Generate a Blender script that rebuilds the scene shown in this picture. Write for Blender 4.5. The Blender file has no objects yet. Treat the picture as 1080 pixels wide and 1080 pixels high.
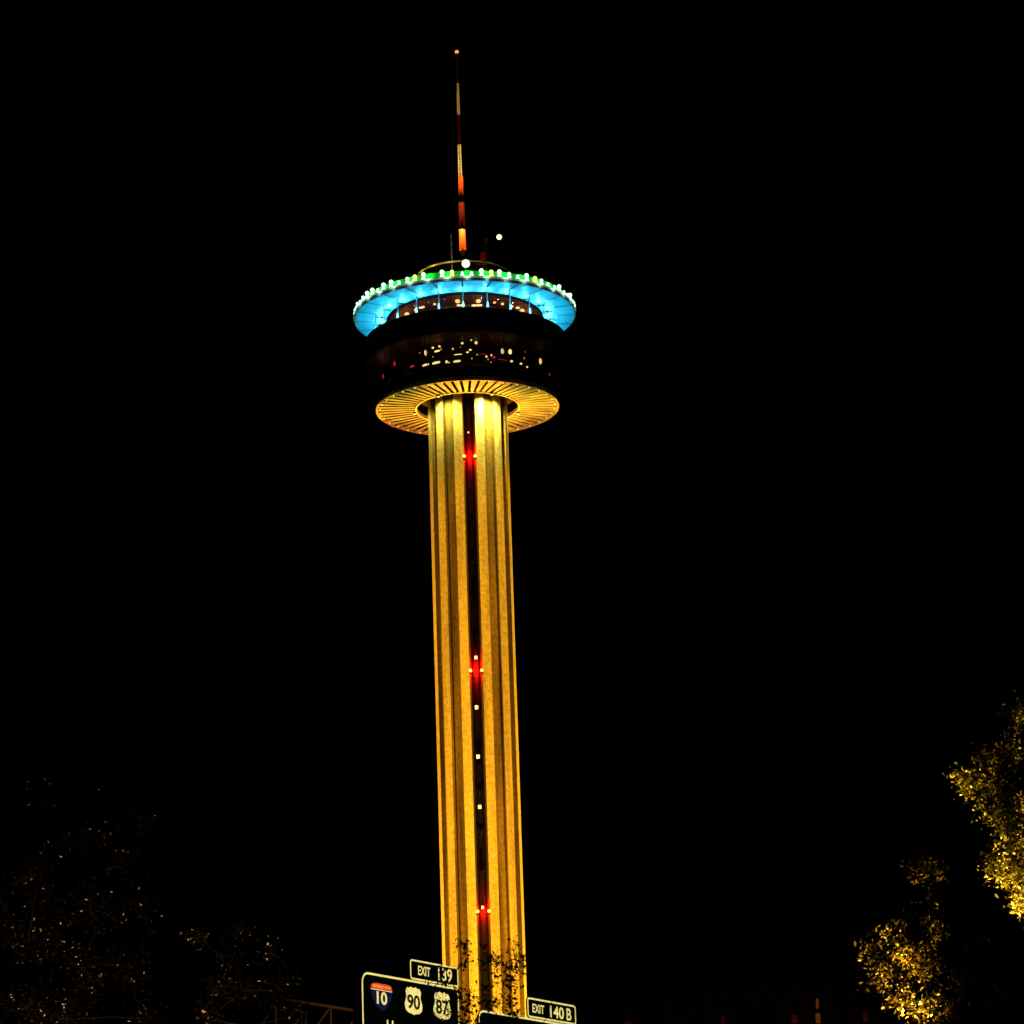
import bpy, math, random
import numpy as np
from mathutils import Vector, Matrix

random.seed(7)
S = bpy.context.scene
COL = S.collection
PI = math.pi
R_ = math.radians

# ------------------------------------------------------------------ camera, sky, exposure
PITCH, ROLL, FOC = R_(16.1309), R_(1.9128), 3553.3      # FOC in units of the 1080 px photograph
EYE = Vector((0, 0, 1.6))
FWD = Vector((0, math.cos(PITCH), math.sin(PITCH)))
_u0 = Vector((0, -math.sin(PITCH), math.cos(PITCH)))
_r0 = Vector((1, 0, 0))
RIGHT = _r0 * math.cos(ROLL) - _u0 * math.sin(ROLL)
UP = _u0 * math.cos(ROLL) + _r0 * math.sin(ROLL)
cam_data = bpy.data.cameras.new('camera')
cam = bpy.data.objects.new('camera', cam_data)
COL.objects.link(cam)
cam.matrix_world = Matrix(((RIGHT.x, UP.x, -FWD.x, EYE.x), (RIGHT.y, UP.y, -FWD.y, EYE.y),
                           (RIGHT.z, UP.z, -FWD.z, EYE.z), (0, 0, 0, 1)))
cam_data.sensor_width = 36
cam_data.lens = 36 * FOC / 1080
cam_data.clip_start = 0.5
cam_data.clip_end = 12000
S.camera = cam

world = bpy.data.worlds.new('World')
S.world = world
world.use_nodes = True
wn = world.node_tree.nodes
bg = wn['Background']
sky = wn.new('ShaderNodeTexSky')
sky.sky_type = 'NISHITA'
sky.sun_disc = False
sky.sun_elevation = R_(-9)          # long after sunset
sky.sun_rotation = R_(200)
world.node_tree.links.new(sky.outputs[0], bg.inputs[0])
bg.inputs[1].default_value = 0.002

S.view_settings.view_transform = 'Standard'
S.view_settings.look = 'None'
S.view_settings.exposure = 0
S.view_settings.gamma = 1
S.cycles.use_denoising = True
S.cycles.max_bounces = 5
S.cycles.transparent_max_bounces = 12
S.cycles.caustics_reflective = False
S.cycles.caustics_refractive = False


def at(px, py, y):
    """world point on the ray of a photo pixel at depth y"""
    d = FWD * FOC + RIGHT * (px - 540) + UP * (540 - py)
    return EYE + d * (y / d.y)


# ------------------------------------------------------------------ helpers
class MB:
    def __init__(s):
        s.v, s.f, s.m = [], [], []

    def face(s, pts, mat=0):
        i = len(s.v)
        s.v += [tuple(p) for p in pts]
        s.f.append(tuple(range(i, i + len(pts))))
        s.m.append(mat)

    def box(s, c, d, mat=0, rz=0):
        cx, cy, cz = c
        hx, hy, hz = d[0] / 2, d[1] / 2, d[2] / 2
        i = len(s.v)
        ca, sa = math.cos(rz), math.sin(rz)
        for z in (-hz, hz):
            for x, y in ((-hx, -hy), (hx, -hy), (hx, hy), (-hx, hy)):
                s.v.append((cx + x * ca - y * sa, cy + x * sa + y * ca, cz + z))
        for q in ((0, 3, 2, 1), (4, 5, 6, 7), (0, 1, 5, 4), (1, 2, 6, 5), (2, 3, 7, 6), (3, 0, 4, 7)):
            s.f.append(tuple(i + k for k in q))
            s.m.append(mat)

    def tube(s, pts, rads, n=6, mat=0, cap=True):
        pts = [Vector(p) for p in pts]
        if not hasattr(rads, '__len__'):
            rads = [rads] * len(pts)
        i0 = len(s.v)
        for k, p in enumerate(pts):
            d = (pts[min(k + 1, len(pts) - 1)] - pts[max(k - 1, 0)]).normalized()
            a = d.cross(Vector((0, 0, 1)))
            if a.length < 0.01:
                a = Vector((1, 0, 0))
            a.normalize()
            b = d.cross(a)
            for j in range(n):
                t = 2 * PI * j / n
                s.v.append(tuple(p + (a * math.cos(t) + b * math.sin(t)) * rads[k]))
        for k in range(len(pts) - 1):
            for j in range(n):
                a, b = i0 + k * n + j, i0 + k * n + (j + 1) % n
                s.f.append((a, b, b + n, a + n))
                s.m.append(mat)
        if cap:
            s.f.append(tuple(i0 + j for j in range(n)))
            s.f.append(tuple(i0 + (len(pts) - 1) * n + j for j in range(n))[::-1])
            s.m += [mat, mat]

    def lathe(s, prof, n=96, mat=0, a0=0.0, a1=2 * PI, closed=False):
        """profile [(r,z)] turned about the local axis"""
        full = abs(a1 - a0 - 2 * PI) < 1e-6
        na = n if full else n + 1
        i0 = len(s.v)
        for k in range(na):
            t = a0 + (a1 - a0) * k / n
            for r, z in prof:
                s.v.append((r * math.sin(t), -r * math.cos(t), z))
        m = len(prof)
        for k in range(n):
            k2 = (k + 1) % na
            for j in range(m if closed else m - 1):
                j2 = (j + 1) % m
                s.f.append((i0 + k * m + j, i0 + k2 * m + j, i0 + k2 * m + j2, i0 + k * m + j2))
                s.m.append(mat)

    def ball(s, c, r, mat=0, nu=10, nv=6, sz=1.0):
        i0 = len(s.v)
        c = Vector(c)
        s.v.append(tuple(c + Vector((0, 0, -r * sz))))
        for k in range(1, nv):
            t = -PI / 2 + PI * k / nv
            for j in range(nu):
                a = 2 * PI * j / nu
                s.v.append(tuple(c + Vector((r * math.cos(t) * math.cos(a), r * math.cos(t) * math.sin(a), r * sz * math.sin(t)))))
        s.v.append(tuple(c + Vector((0, 0, r * sz))))
        last = len(s.v) - 1
        for j in range(nu):
            s.f.append((i0, i0 + 1 + (j + 1) % nu, i0 + 1 + j)); s.m.append(mat)
            s.f.append((last, last - nu + j, last - nu + (j + 1) % nu)); s.m.append(mat)
            for k in range(nv - 2):
                a, b = i0 + 1 + k * nu + j, i0 + 1 + k * nu + (j + 1) % nu
                s.f.append((a, b, b + nu, a + nu)); s.m.append(mat)

    def prism(s, outline, y0, y1, mat=0):
        """outline [(x,z)] given depth from y0 (front) to y1"""
        n = len(outline)
        i = len(s.v)
        s.v += [(x, y0, z) for x, z in outline] + [(x, y1, z) for x, z in outline]
        s.f.append(tuple(range(i, i + n))); s.m.append(mat)
        s.f.append(tuple(range(i + 2 * n - 1, i + n - 1, -1))); s.m.append(mat)
        for k in range(n):
            k2 = (k + 1) % n
            s.f.append((i + k, i + n + k, i + n + k2, i + k2)); s.m.append(mat)

    def build(s, name, mats, parent=None, smooth=False, loc=None):
        me = bpy.data.meshes.new(name)
        me.from_pydata(s.v, [], s.f)
        if not isinstance(mats, (list, tuple)):
            mats = [mats]
        for m in mats:
            me.materials.append(m)
        me.polygons.foreach_set('material_index', s.m)
        if smooth:
            me.polygons.foreach_set('use_smooth', [True] * len(me.polygons))
        me.update()
        return link(name, me, parent, loc)


def link(name, data, parent=None, loc=None):
    o = bpy.data.objects.new(name, data)
    COL.objects.link(o)
    if parent is not None:
        o.parent = parent
    if loc is not None:
        o.location = loc
    return o


def empty(name, loc=(0, 0, 0), rz=0.0):
    o = bpy.data.objects.new(name, None)
    COL.objects.link(o)
    o.location = loc
    o.rotation_euler = (0, 0, rz)
    return o


def tag(o, label=None, cat=None, group=None, kind=None):
    for k, v in (('label', label), ('category', cat), ('group', group), ('kind', kind)):
        if v:
            o[k] = v
    return o


def clone(o, name=None, parent=None):
    c = o.copy()
    COL.objects.link(c)
    if parent is not None:
        c.parent = parent
    return c


def light(kind, name, loc, energy, color, parent=None, aim=None, size=None, blend=0.2, radius=0.1):
    d = bpy.data.lights.new(name, kind)
    d.energy = energy
    d.color = color
    d.shadow_soft_size = radius
    if kind == 'SPOT':
        d.spot_size = size
        d.spot_blend = blend
    o = link(name, d, parent, loc)
    if aim is not None:
        o.rotation_mode = 'QUATERNION'
        o.rotation_quaternion = (Vector(aim) - Vector(loc)).to_track_quat('-Z', 'Y')
    return o


def mat(name, col, rough=0.6, vary=0.15, scale=1.5, metal=0.0, emit=None, spec=0.5, bump=0.0, stretch=(1, 1, 1), tint=None):
    m = bpy.data.materials.new(name)
    m.use_nodes = True
    nt = m.node_tree
    b = nt.nodes['Principled BSDF']
    b.inputs['Roughness'].default_value = rough
    b.inputs['Metallic'].default_value = metal
    b.inputs['Specular IOR Level'].default_value = spec
    tc = nt.nodes.new('ShaderNodeTexCoord')
    mp = nt.nodes.new('ShaderNodeMapping')
    mp.inputs['Scale'].default_value = stretch
    nz = nt.nodes.new('ShaderNodeTexNoise')
    nz.inputs['Scale'].default_value = scale
    nz.inputs['Detail'].default_value = 6
    nt.links.new(tc.outputs['Object'], mp.inputs[0])
    nt.links.new(mp.outputs[0], nz.inputs['Vector'])
    ramp = nt.nodes.new('ShaderNodeValToRGB')
    c2 = tint or col
    ramp.color_ramp.elements[0].position = 0.3
    ramp.color_ramp.elements[1].position = 0.7
    ramp.color_ramp.elements[0].color = tuple(c * (1 - vary) for c in col) + (1,)
    ramp.color_ramp.elements[1].color = tuple(min(1, c * (1 + vary)) for c in c2) + (1,)
    nt.links.new(nz.outputs[0], ramp.inputs[0])
    nt.links.new(ramp.outputs[0], b.inputs['Base Color'])
    if bump:
        bp = nt.nodes.new('ShaderNodeBump')
        bp.inputs['Strength'].default_value = bump
        nt.links.new(nz.outputs[0], bp.inputs['Height'])
        nt.links.new(bp.outputs[0], b.inputs['Normal'])
    if emit:
        b.inputs['Emission Color'].default_value = tuple(emit[0]) + (1,)
        b.inputs['Emission Strength'].default_value = emit[1]
        m.cycles.emission_sampling = 'NONE'      # a point lamp beside each one carries its light
    return m


def concrete(name, col, vary=0.16):
    """cast concrete: vertical streaks, pour lines every few metres"""
    m = mat(name, col, 0.85, vary, 0.55, bump=0.0, stretch=(1, 1, 0.09), spec=0.2)
    nt = m.node_tree
    b = nt.nodes['Principled BSDF']
    old = b.inputs['Base Color'].links[0].from_socket
    tc = nt.nodes['Texture Coordinate']
    sep = nt.nodes.new('ShaderNodeSeparateXYZ')
    nt.links.new(tc.outputs['Object'], sep.inputs[0])
    md = nt.nodes.new('ShaderNodeMath'); md.operation = 'WRAP'
    md.inputs[1].default_value = 3.1; md.inputs[2].default_value = 0
    nt.links.new(sep.outputs[2], md.inputs[0])
    lt = nt.nodes.new('ShaderNodeMath'); lt.operation = 'LESS_THAN'; lt.inputs[1].default_value = 0.22
    nt.links.new(md.outputs[0], lt.inputs[0])
    n2 = nt.nodes.new('ShaderNodeTexNoise'); n2.inputs['Scale'].default_value = 1.9; n2.inputs['Detail'].default_value = 8
    nt.links.new(tc.outputs['Object'], n2.inputs['Vector'])
    r2 = nt.nodes.new('ShaderNodeMapRange')
    r2.inputs[1].default_value = 0.3; r2.inputs[2].default_value = 0.7
    r2.inputs[3].default_value = 0.66; r2.inputs[4].default_value = 1.18
    nt.links.new(n2.outputs[0], r2.inputs[0])
    ml = nt.nodes.new('ShaderNodeMath'); ml.operation = 'MULTIPLY_ADD'
    ml.inputs[1].default_value = -0.06
    nt.links.new(lt.outputs[0], ml.inputs[0]); nt.links.new(r2.outputs[0], ml.inputs[2])
    mx = nt.nodes.new('ShaderNodeMix'); mx.data_type = 'RGBA'; mx.blend_type = 'MULTIPLY'
    mx.inputs[0].default_value = 1
    nt.links.new(old, mx.inputs[6]); nt.links.new(ml.outputs[0], mx.inputs[7])
    nt.links.new(mx.outputs[2], b.inputs['Base Color'])
    return m


def glass(name, tint, alpha, rough=0.05):
    """tinted pane: mostly clear, with a sharp reflection"""
    m = bpy.data.materials.new(name)
    m.use_nodes = True
    nt = m.node_tree
    nt.nodes.remove(nt.nodes['Principled BSDF'])
    out = nt.nodes['Material Output']
    tr = nt.nodes.new('ShaderNodeBsdfTransparent'); tr.inputs[0].default_value = tuple(tint) + (1,)
    gl = nt.nodes.new('ShaderNodeBsdfGlossy'); gl.inputs['Roughness'].default_value = rough
    nz = nt.nodes.new('ShaderNodeTexNoise'); nz.inputs['Scale'].default_value = 0.4
    mr = nt.nodes.new('ShaderNodeMapRange'); mr.inputs[3].default_value = alpha * .7; mr.inputs[4].default_value = alpha * 1.3
    nt.links.new(nz.outputs[0], mr.inputs[0])
    mx = nt.nodes.new('ShaderNodeMixShader')
    nt.links.new(mr.outputs[0], mx.inputs[0])
    nt.links.new(tr.outputs[0], mx.inputs[1]); nt.links.new(gl.outputs[0], mx.inputs[2])
    nt.links.new(mx.outputs[0], out.inputs[0])
    return m


M = {}
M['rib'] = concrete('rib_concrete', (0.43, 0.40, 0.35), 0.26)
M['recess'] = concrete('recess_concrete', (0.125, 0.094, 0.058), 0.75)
M['slot'] = mat('slot_dark_metal', (0.026, 0.025, 0.026), 0.6, 0.4, 0.7, spec=0.1, stretch=(1, 1, 0.2))
M['slot_side'] = mat('slot_side', (0.035, 0.033, 0.03), 0.8, 0.3)
M['slat'] = mat('soffit_slat', (0.55, 0.53, 0.46), 0.6, 0.12, 0.8)
M['rim'] = mat('soffit_rim', (0.7, 0.67, 0.58), 0.5, 0.1)
M['black'] = mat('black_cladding', (0.002, 0.002, 0.002), 0.7, 0.4, spec=0.03)
M['mullion'] = mat('mullion_metal', (0.16, 0.07, 0.055), 0.5, 0.3, spec=0.3)
M['canopy'] = mat('canopy_panel', (0.33, 0.80, 0.86), 0.55, 0.14, 0.9)  # part of the lamps' cyan is put into the panel colour
M['joint'] = mat('panel_joint', (0.03, 0.04, 0.05), 0.7, 0.2)
M['column'] = mat('column_paint', (0.7, 0.7, 0.7), 0.5, 0.1)
M['interior'] = mat('interior_wood', (0.22, 0.07, 0.035), 0.6, 0.4, 0.6)
M['dark_wood'] = mat('dining_dark_wood', (0.035, 0.008, 0.005), 0.6, 0.4)
M['carpet'] = mat('interior_carpet', (0.02, 0.004, 0.004), 0.9, 0.4)
M['glass'] = glass('tinted_glass', (0.62, 0.6, 0.58), 0.015)
M['parapet'] = mat('halo_wall', (0.03, 0.5, 0.07), 0.6, 0.15)  # green glare of the rim lamps, put into the paint
M['kerb'] = mat('kerb_white', (0.7, 0.74, 0.7), 0.6, 0.1)
M['white_lamp'] = mat('white_lamp', (0.8, 0.8, 0.8), 0.4, 0.02, emit=((0.62, 1.0, 0.74), 1.5))
M['warm_lamp'] = mat('warm_lamp', (0.8, 0.7, 0.5), 0.4, 0.02, emit=((1.0, 0.62, 0.17), 2.2))
M['amber_lamp'] = mat('amber_lamp', (0.8, 0.6, 0.3), 0.4, 0.02, emit=((1.0, 0.52, 0.13), 1.8))
M['cyan_lamp'] = mat('cyan_lamp', (0.6, 0.8, 0.8), 0.4, 0.02, emit=((0.25, 0.85, 1.0), 1.6))
M['pale_lamp'] = mat('pale_lamp', (0.8, 0.8, 0.7), 0.4, 0.02, emit=((1.0, 0.76, 0.24), 1.7))
M['globe'] = mat('globe_lamp_glass', (0.8, 0.8, 0.8), 0.3, 0.02, emit=((1.0, 0.95, 0.6), 1.5))
M['red_lamp'] = mat('red_marker_lamp', (0.8, 0.2, 0.1), 0.3, 0.02, emit=((1.0, 0.45, 0.09), 2.6))
M['rim_bulb'] = mat('rim_bulb_glass', (0.8, 0.7, 0.4), 0.4, 0.02, emit=((1.0, 0.7, 0.16), 0.9))
M['dim_amber'] = mat('dim_amber_lamp', (0.5, 0.3, 0.1), 0.3, 0.02, emit=((1.0, 0.4, 0.1), 0.45))
M['dim_red'] = mat('dim_red_lamp', (0.5, 0.05, 0.05), 0.3, 0.02, emit=((1.0, 0.04, 0.05), 0.5))
M['beacon'] = mat('beacon_lens', (0.8, 0.4, 0.2), 0.3, 0.02, emit=((1.0, 0.26, 0.05), 1.3))
M['mast_orange'] = mat('mast_orange_paint', (0.30, 0.034, 0.003), 0.5, 0.12, spec=0.2)
M['mast_red'] = mat('mast_red_paint', (0.028, 0.0016, 0.001), 0.7, 0.15, spec=0.05)
M['mast_white'] = mat('mast_white_paint', (0.75, 0.72, 0.64), 0.5, 0.1)
M['steel'] = mat('galvanised_steel', (0.30, 0.30, 0.29), 0.5, 0.25, 4, metal=0.4)
M['dark_steel'] = mat('weathered_steel', (0.03, 0.009, 0.003), 0.7, 0.3, 3, spec=0.1)
M['roof'] = mat('roof_membrane', (0.05, 0.05, 0.05), 0.9, 0.2)

# ------------------------------------------------------------------ ground and roads
GZ = 0.0
b = MB()
b.face([(-6000, -3000, 0), (6000, -3000, 0), (6000, 9000, 0), (-6000, 9000, 0)])
M['grass'] = mat('mown_grass', (0.035, 0.05, 0.018), 0.95, 0.35, 0.3)
tag(b.build('ground', M['grass']), kind='structure')
M['asphalt'] = mat('asphalt', (0.05, 0.05, 0.05), 0.9, 0.25, 2.0, bump=0.1)
b = MB()
b.face([(-400, -6, 0.02), (400, -6, 0.02), (400, 8, 0.02), (-400, 8, 0.02)])
tag(b.build('road', M['asphalt']), kind='structure')
b = MB()
for k in range(-60, 61):
    b.face([(k * 6, 0.93, 0.03), (k * 6 + 3, 0.93, 0.03), (k * 6 + 3, 1.07, 0.03), (k * 6, 1.07, 0.03)])
M['road_paint'] = mat('road_paint', (0.7, 0.6, 0.2), 0.7, 0.15)
tag(b.build('road_marking', M['road_paint']), kind='structure')
b = MB()
b.box((0, 9.6, 0.065), (800, 3.0, 0.13))
M['paving'] = mat('paving', (0.28, 0.27, 0.25), 0.9, 0.15, 1.0)
tag(b.build('pavement', M['paving']), kind='structure')
b = MB()
b.lathe([(7.2, 0.06), (48, 0.06)], n=64)
plaza = tag(b.build('plaza', M['paving'], loc=(-6.65, 520, 0)), kind='structure')

# ------------------------------------------------------------------ the tower
TX, TY = -6.65, 520.0
tower = empty('observation_tower', (TX, TY, 0))
tag(tower, 'tall floodlit concrete tower with round glowing top house and red white mast', 'tower')
# local frame: -y looks at the camera; azimuth 0 = towards camera, positive to the right


def pol(r, deg, z=0.0):
    a = R_(deg)
    return Vector((r * math.sin(a), -r * math.cos(a), z))


def on_ring(px, py, r):
    """tower-local point where a photo pixel meets the front of a ring of radius r"""
    dvec = (FWD * FOC + RIGHT * (px - 540) + UP * (540 - py)).normalized()
    o = EYE - Vector((TX, TY, 0))
    A = dvec.x ** 2 + dvec.y ** 2
    B_ = 2 * (o.x * dvec.x + o.y * dvec.y)
    C_ = o.x ** 2 + o.y ** 2 - r * r
    t = (-B_ - math.sqrt(max(0, B_ * B_ - 4 * A * C_))) / (2 * A)
    return o + dvec * t


# shaft plan: three lift slots at 120 degrees, flat-faced ribs between recessed strips
RO, RI, RS = 6.5, 5.8, 4.5
TURN = 1.9                                             # the front slot faces slightly right of the camera
plan = []                                              # (radius, azimuth, kind of the face that FOLLOWS)
for s0 in (TURN, 120 + TURN, 240 + TURN):
    segs = [(-9.3, 9.3, 'slot'), (9.3, 22.1, 'rib'), (22.1, 39.2, 'rec'), (39.2, 53.2, 'rib'), (53.2, 66.8, 'rec'),
            (66.8, 80.8, 'rib'), (80.8, 97.9, 'rec'), (97.9, 110.7, 'rib')]
    for a0, a1, k in segs:
        r = {'slot': RS, 'rib': RO, 'rec': RI}[k]
        n = 3
        for j in range(n + 1):
            plan.append((r, s0 + a0 + (a1 - a0) * j / n, k if j < n else 'side'))
shaft, slots = MB(), None
ztop = 171.5
np_ = len(plan)
zs = [0.0] + [3.1 * k for k in range(1, 55)] + [ztop]
for z0, z1 in ((0.0, ztop),):
    for i in range(np_):
        (r0, a0, k), (r1, a1, _) = plan[i], plan[(i + 1) % np_]
        if k == 'slot':
            continue
        p0, p1 = pol(r0, a0), pol(r1, a1)
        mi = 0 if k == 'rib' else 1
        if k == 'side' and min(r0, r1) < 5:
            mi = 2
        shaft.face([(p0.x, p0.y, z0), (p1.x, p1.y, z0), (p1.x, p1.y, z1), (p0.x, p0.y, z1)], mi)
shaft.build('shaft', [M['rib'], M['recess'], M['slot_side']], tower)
for s0 in (TURN, 120 + TURN, 240 + TURN):
    b = MB()
    ps = [pol(RS, s0 + t) for t in (-9.3, -4, 0, 4, 9.3)]
    for p0, p1 in zip(ps[:-1], ps[1:]):
        b.face([(p0.x, p0.y, 0), (p1.x, p1.y, 0), (p1.x, p1.y, ztop), (p0.x, p0.y, ztop)])
    o = b.build('lift_shaft', M['slot'], tower)
    # guide rails and ties inside the slot
    b = MB()
    for da in (-4.5, 5.0):
        p = pol(RS + 0.22, s0 + da)
        b.tube([(p.x, p.y, 0), (p.x, p.y, ztop)], 0.09, 4)
    for k in range(1, 28):
        q0, q1 = pol(RS + 0.12, s0 - 8), pol(RS + 0.12, s0 + 8)
        b.tube([(q0.x, q0.y, k * 6.2), (q1.x, q1.y, k * 6.2)], 0.035, 4)
    b.build('guide_rail', M['dark_steel'], o)

# red marker lamps at the slot's edges, with their light on the slot
RED = (1.0, 0.004, 0.001)
for s0 in (TURN, 120 + TURN, 240 + TURN):
    for z in (on_ring(495.6, 481, 6.35).z, on_ring(501.6, 707, 6.35).z, on_ring(509.6, 961, 6.35).z, 46.0):
        for sgn in (-1, 1):
            p = pol(6.35, s0 + sgn * 8.3, z)
            b = MB()
            b.ball((0, 0, 0), 0.29, nu=10, nv=6)
            b.tube([(0, 0, -0.6), (0, 0, -0.3)], [0.2, 0.26], 8, mat=1)
            b.build('marker_lamp', [M['red_lamp'], M['dark_steel']], tower, loc=p)
        p = pol(5.45, s0, z + 0.45)
        light('POINT', 'marker_light', p, 3600, RED, tower, radius=0.25)
# small white service lamps in the front slot
for px, py, sz in ((494, 456, 0.2), (502, 693.5, 0.44), (502.6, 746, 0.5), (504.2, 798, 0.5), (506, 851, 0.5), (509, 957, 0.36)):
    p = on_ring(px, py, 5.2)
    b = MB()
    b.box((0, 0, 0), (sz, 0.16, sz * 1.15))
    b.box((0, 0.12, 0), (sz * 1.25, 0.1, sz * 1.4), 1)
    b.build('service_lamp', [M['pale_lamp'], M['dark_steel']], tower, loc=p)

# ---- lit soffit ring under the top house
ZS = 169.8
soffit = MB()
NS = 60
for k in range(NS):
    a0 = 360 * k / NS
    half_o = 180 / NS - math.degrees(0.24 / 14.6)
    half_i = 180 / NS - math.degrees(0.23 / 8.5)
    lo, hi = ZS + 0.05, ZS                             # each slat is tilted about its radius
    q = [pol(8.5, a0 - half_i, lo), pol(8.5, a0 + half_i, hi), pol(14.6, a0 + half_o, hi), pol(14.6, a0 - half_o, lo)]
    soffit.face(q)
    soffit.face([(p.x, p.y, p.z + 0.03) for p in q[::-1]])
    for i in range(4):
        p0, p1 = q[i], q[(i + 1) % 4]
        soffit.face([p0, (p0.x, p0.y, p0.z + .03), (p1.x, p1.y, p1.z + .03), p1])
sof = soffit.build('soffit_ring', M['slat'], tower)
b = MB()
b.lathe([(14.6, ZS - 0.22), (14.86, ZS - 0.22), (14.9, ZS + 0.45), (14.62, ZS + 0.45)], 120, closed=True)
b.build('outer_rim', M['rim'], sof)
b = MB()
b.lathe([(8.25, ZS - 0.15), (8.5, ZS - 0.15), (8.48, ZS + 0.45), (8.25, ZS + 0.45)], 96, closed=True)
b.build('inner_rim', M['rim'], sof)
b = MB()
b.lathe([(6.7, ZS + 2.1), (8.2, ZS + 2.1), (8.2, ZS + 0.9), (14.8, ZS + 0.9)], 96)
b.build('void_lining', M['black'], sof)
bulb = MB()
bulb.ball((0, 0, 0), 0.14, nu=8, nv=6)
bulb.tube([(0, 0, 0.1), (0, 0, 0.22)], 0.09, 6, mat=1)
proto = bulb.build('rim_bulb', [M['rim_bulb'], M['dark_steel']], sof, loc=pol(14.2, 5, ZS - 0.18))
for k in range(1, 36):
    clone(proto).location = pol(14.2, 5 + 10 * k, ZS - 0.18)

# downlights under the soffit that wash the pillar heads
for a, e in ((-31, 11000), (28, 24000), (110, 6000), (150, 9000), (218, 9000), (262, 6000)):
    p = pol(8.7, a, ZS - 0.4)
    b = MB()
    b.tube([(0, 0, 0.4), (0, 0, 0.05)], [0.18, 0.26], 10)
    b.tube([(0, 0, 0.05), (0, 0, 0.0)], [0.22, 0.22], 10, mat=1)
    b.build('downlight', [M['dark_steel'], M['warm_lamp']], sof, loc=p)
    light('SPOT', 'downlight_beam', p - Vector((0, 0, 0.1)), e, (1.0, 0.83, 0.09), tower, aim=pol(6.8, a, ZS - 3.2), size=R_(128), blend=0.9, radius=0.2)

# ---- dark restaurant level: flared glass drum
drum = MB()
drum.lathe([(14.3, ZS + 0.35), (14.9, ZS + 0.7), (15.25, 171.8)], 96)
rest = drum.build('restaurant_level', M['black'], tower)
b = MB()
b.lathe([(16.45, 177.3), (16.5, 178.2), (16.52, 180.3), (16.35, 180.3), (16.38, 181.25), (16.1, 181.25), (15.8, 180.25), (8.0, 180.2)], 96)
b.build('upper_band', M['black'], rest)
b = MB()
b.lathe([(6.9, 171.75), (15.2, 171.7)], 72)
b.build('dining_floor', M['carpet'], rest)
b = MB()
b.lathe([(16.4, 177.25), (7.4, 177.2)], 72)
b.build('dining_ceiling', M['dark_wood'], rest)
b = MB()
b.lathe([(7.3, 171.8), (7.3, 177.2)], 48)
b.build('core_wall', M['dark_wood'], rest)
NW = 24
pane = MB()
da = 360 / NW
a, c = pol(15.2, -da / 2 + 0.3, 171.8), pol(15.2, da / 2 - 0.3, 171.8)
d, e = pol(16.4, da / 2 - 0.3, 177.3), pol(16.4, -da / 2 + 0.3, 177.3)
pane.face([a, c, d, e])
proto = pane.build('window', M['glass'], rest)
ml = MB()
ml.tube([pol(15.26, da / 2, 171.8), pol(16.46, da / 2, 177.3)], 0.075, 4)
ml.tube([pol(15.27, -da / 2, 171.85), pol(15.27, da / 2, 171.85)], 0.07, 4)
ml.tube([pol(16.44, -da / 2, 177.25), pol(16.44, da / 2, 177.25)], 0.08, 4)
mproto = ml.build('window_frame', M['mullion'], rest)
for k in range(1, NW):
    for q in (proto, mproto):
        c_ = clone(q)
        c_.rotation_euler = (0, 0, R_(da * k))


# lamps seen through the restaurant glass (width, height in photo pixels)
PXM = 1 / 6.5
for px, py, w, h, mk, rr in (
        (449, 385.0, 8, 2.6, 'pale_lamp', 12.6), (460, 382.8, 9, 3.0, 'pale_lamp', 12.6), (471, 381.6, 3, 3.4, 'pale_lamp', 12.6), (482, 381.2, 8, 2.6, 'pale_lamp', 12.6),
        (449, 372, 3, 7, 'warm_lamp', 12.2), (456.5, 366.8, 3, 2.2, 'pale_lamp', 12), (463.5, 365.3, 3, 2.2, 'pale_lamp', 12), (461, 370.5, 6, 2.4, 'warm_lamp', 12),
        (483, 374.0, 9, 1.1, 'warm_lamp', 12), (487.5, 362, 3, 2.4, 'pale_lamp', 12), (497, 358.5, 2.2, 2.2, 'pale_lamp', 12.2), (502.5, 361.5, 4, 3.4, 'warm_lamp', 12),
        (503.5, 374, 2, 2, 'pale_lamp', 12), (513, 376, 2.4, 2.4, 'pale_lamp', 12.4), (530, 370.5, 3.4, 7, 'pale_lamp', 12), (538, 371, 4, 6.4, 'warm_lamp', 12),
        (521, 377, 4, 2.6, 'dim_red', 12), (539.5, 381, 3.4, 2.2, 'pale_lamp', 12.6), (549.5, 383.6, 3, 2.2, 'pale_lamp', 12.6), (556, 387, 2.2, 2.2, 'pale_lamp', 13),
        (570, 381, 3.2, 7.4, 'amber_lamp', 13), (579.5, 395, 2.0, 2.6, 'dim_red', 14.5), (435, 386.6, 5, 2.6, 'dim_red', 13), (416, 383.5, 2.6, 6.5, 'dim_red', 14),
        (404, 397, 2, 6, 'dim_red', 14.4), (496, 369, 3.4, 1.6, 'warm_lamp', 11.8), (493, 371.5, 3.4, 1.4, 'warm_lamp', 11.8), (510, 373.5, 8, 0.7, 'dim_red', 12), (530, 379.5, 12, 0.8, 'dim_red', 12.4)):
    p = on_ring(px, py, rr)
    b = MB()
    az = math.atan2(p.x, -p.y)
    ww, hh = w * PXM * .9, h * PXM * .92
    if w > 4.5:
        b.tube([(-ww / 2, 0, -hh * .1), (-ww * .1, 0, 0.04), (ww / 2, 0, hh * .15)], [hh * .35, hh * .5, hh * .38], 8)
    else:
        b.ball((0, 0, 0), ww / 2, nu=10, nv=8, sz=hh / ww)
    b.tube([(0, 0, hh / 2), (0, 0, hh / 2 + 0.3)], 0.03, 4, mat=1)
    o = b.build('dining_lamp', [M[mk], M['dark_steel']], rest, loc=p)
    o.rotation_euler = (0, 0, az)
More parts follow.
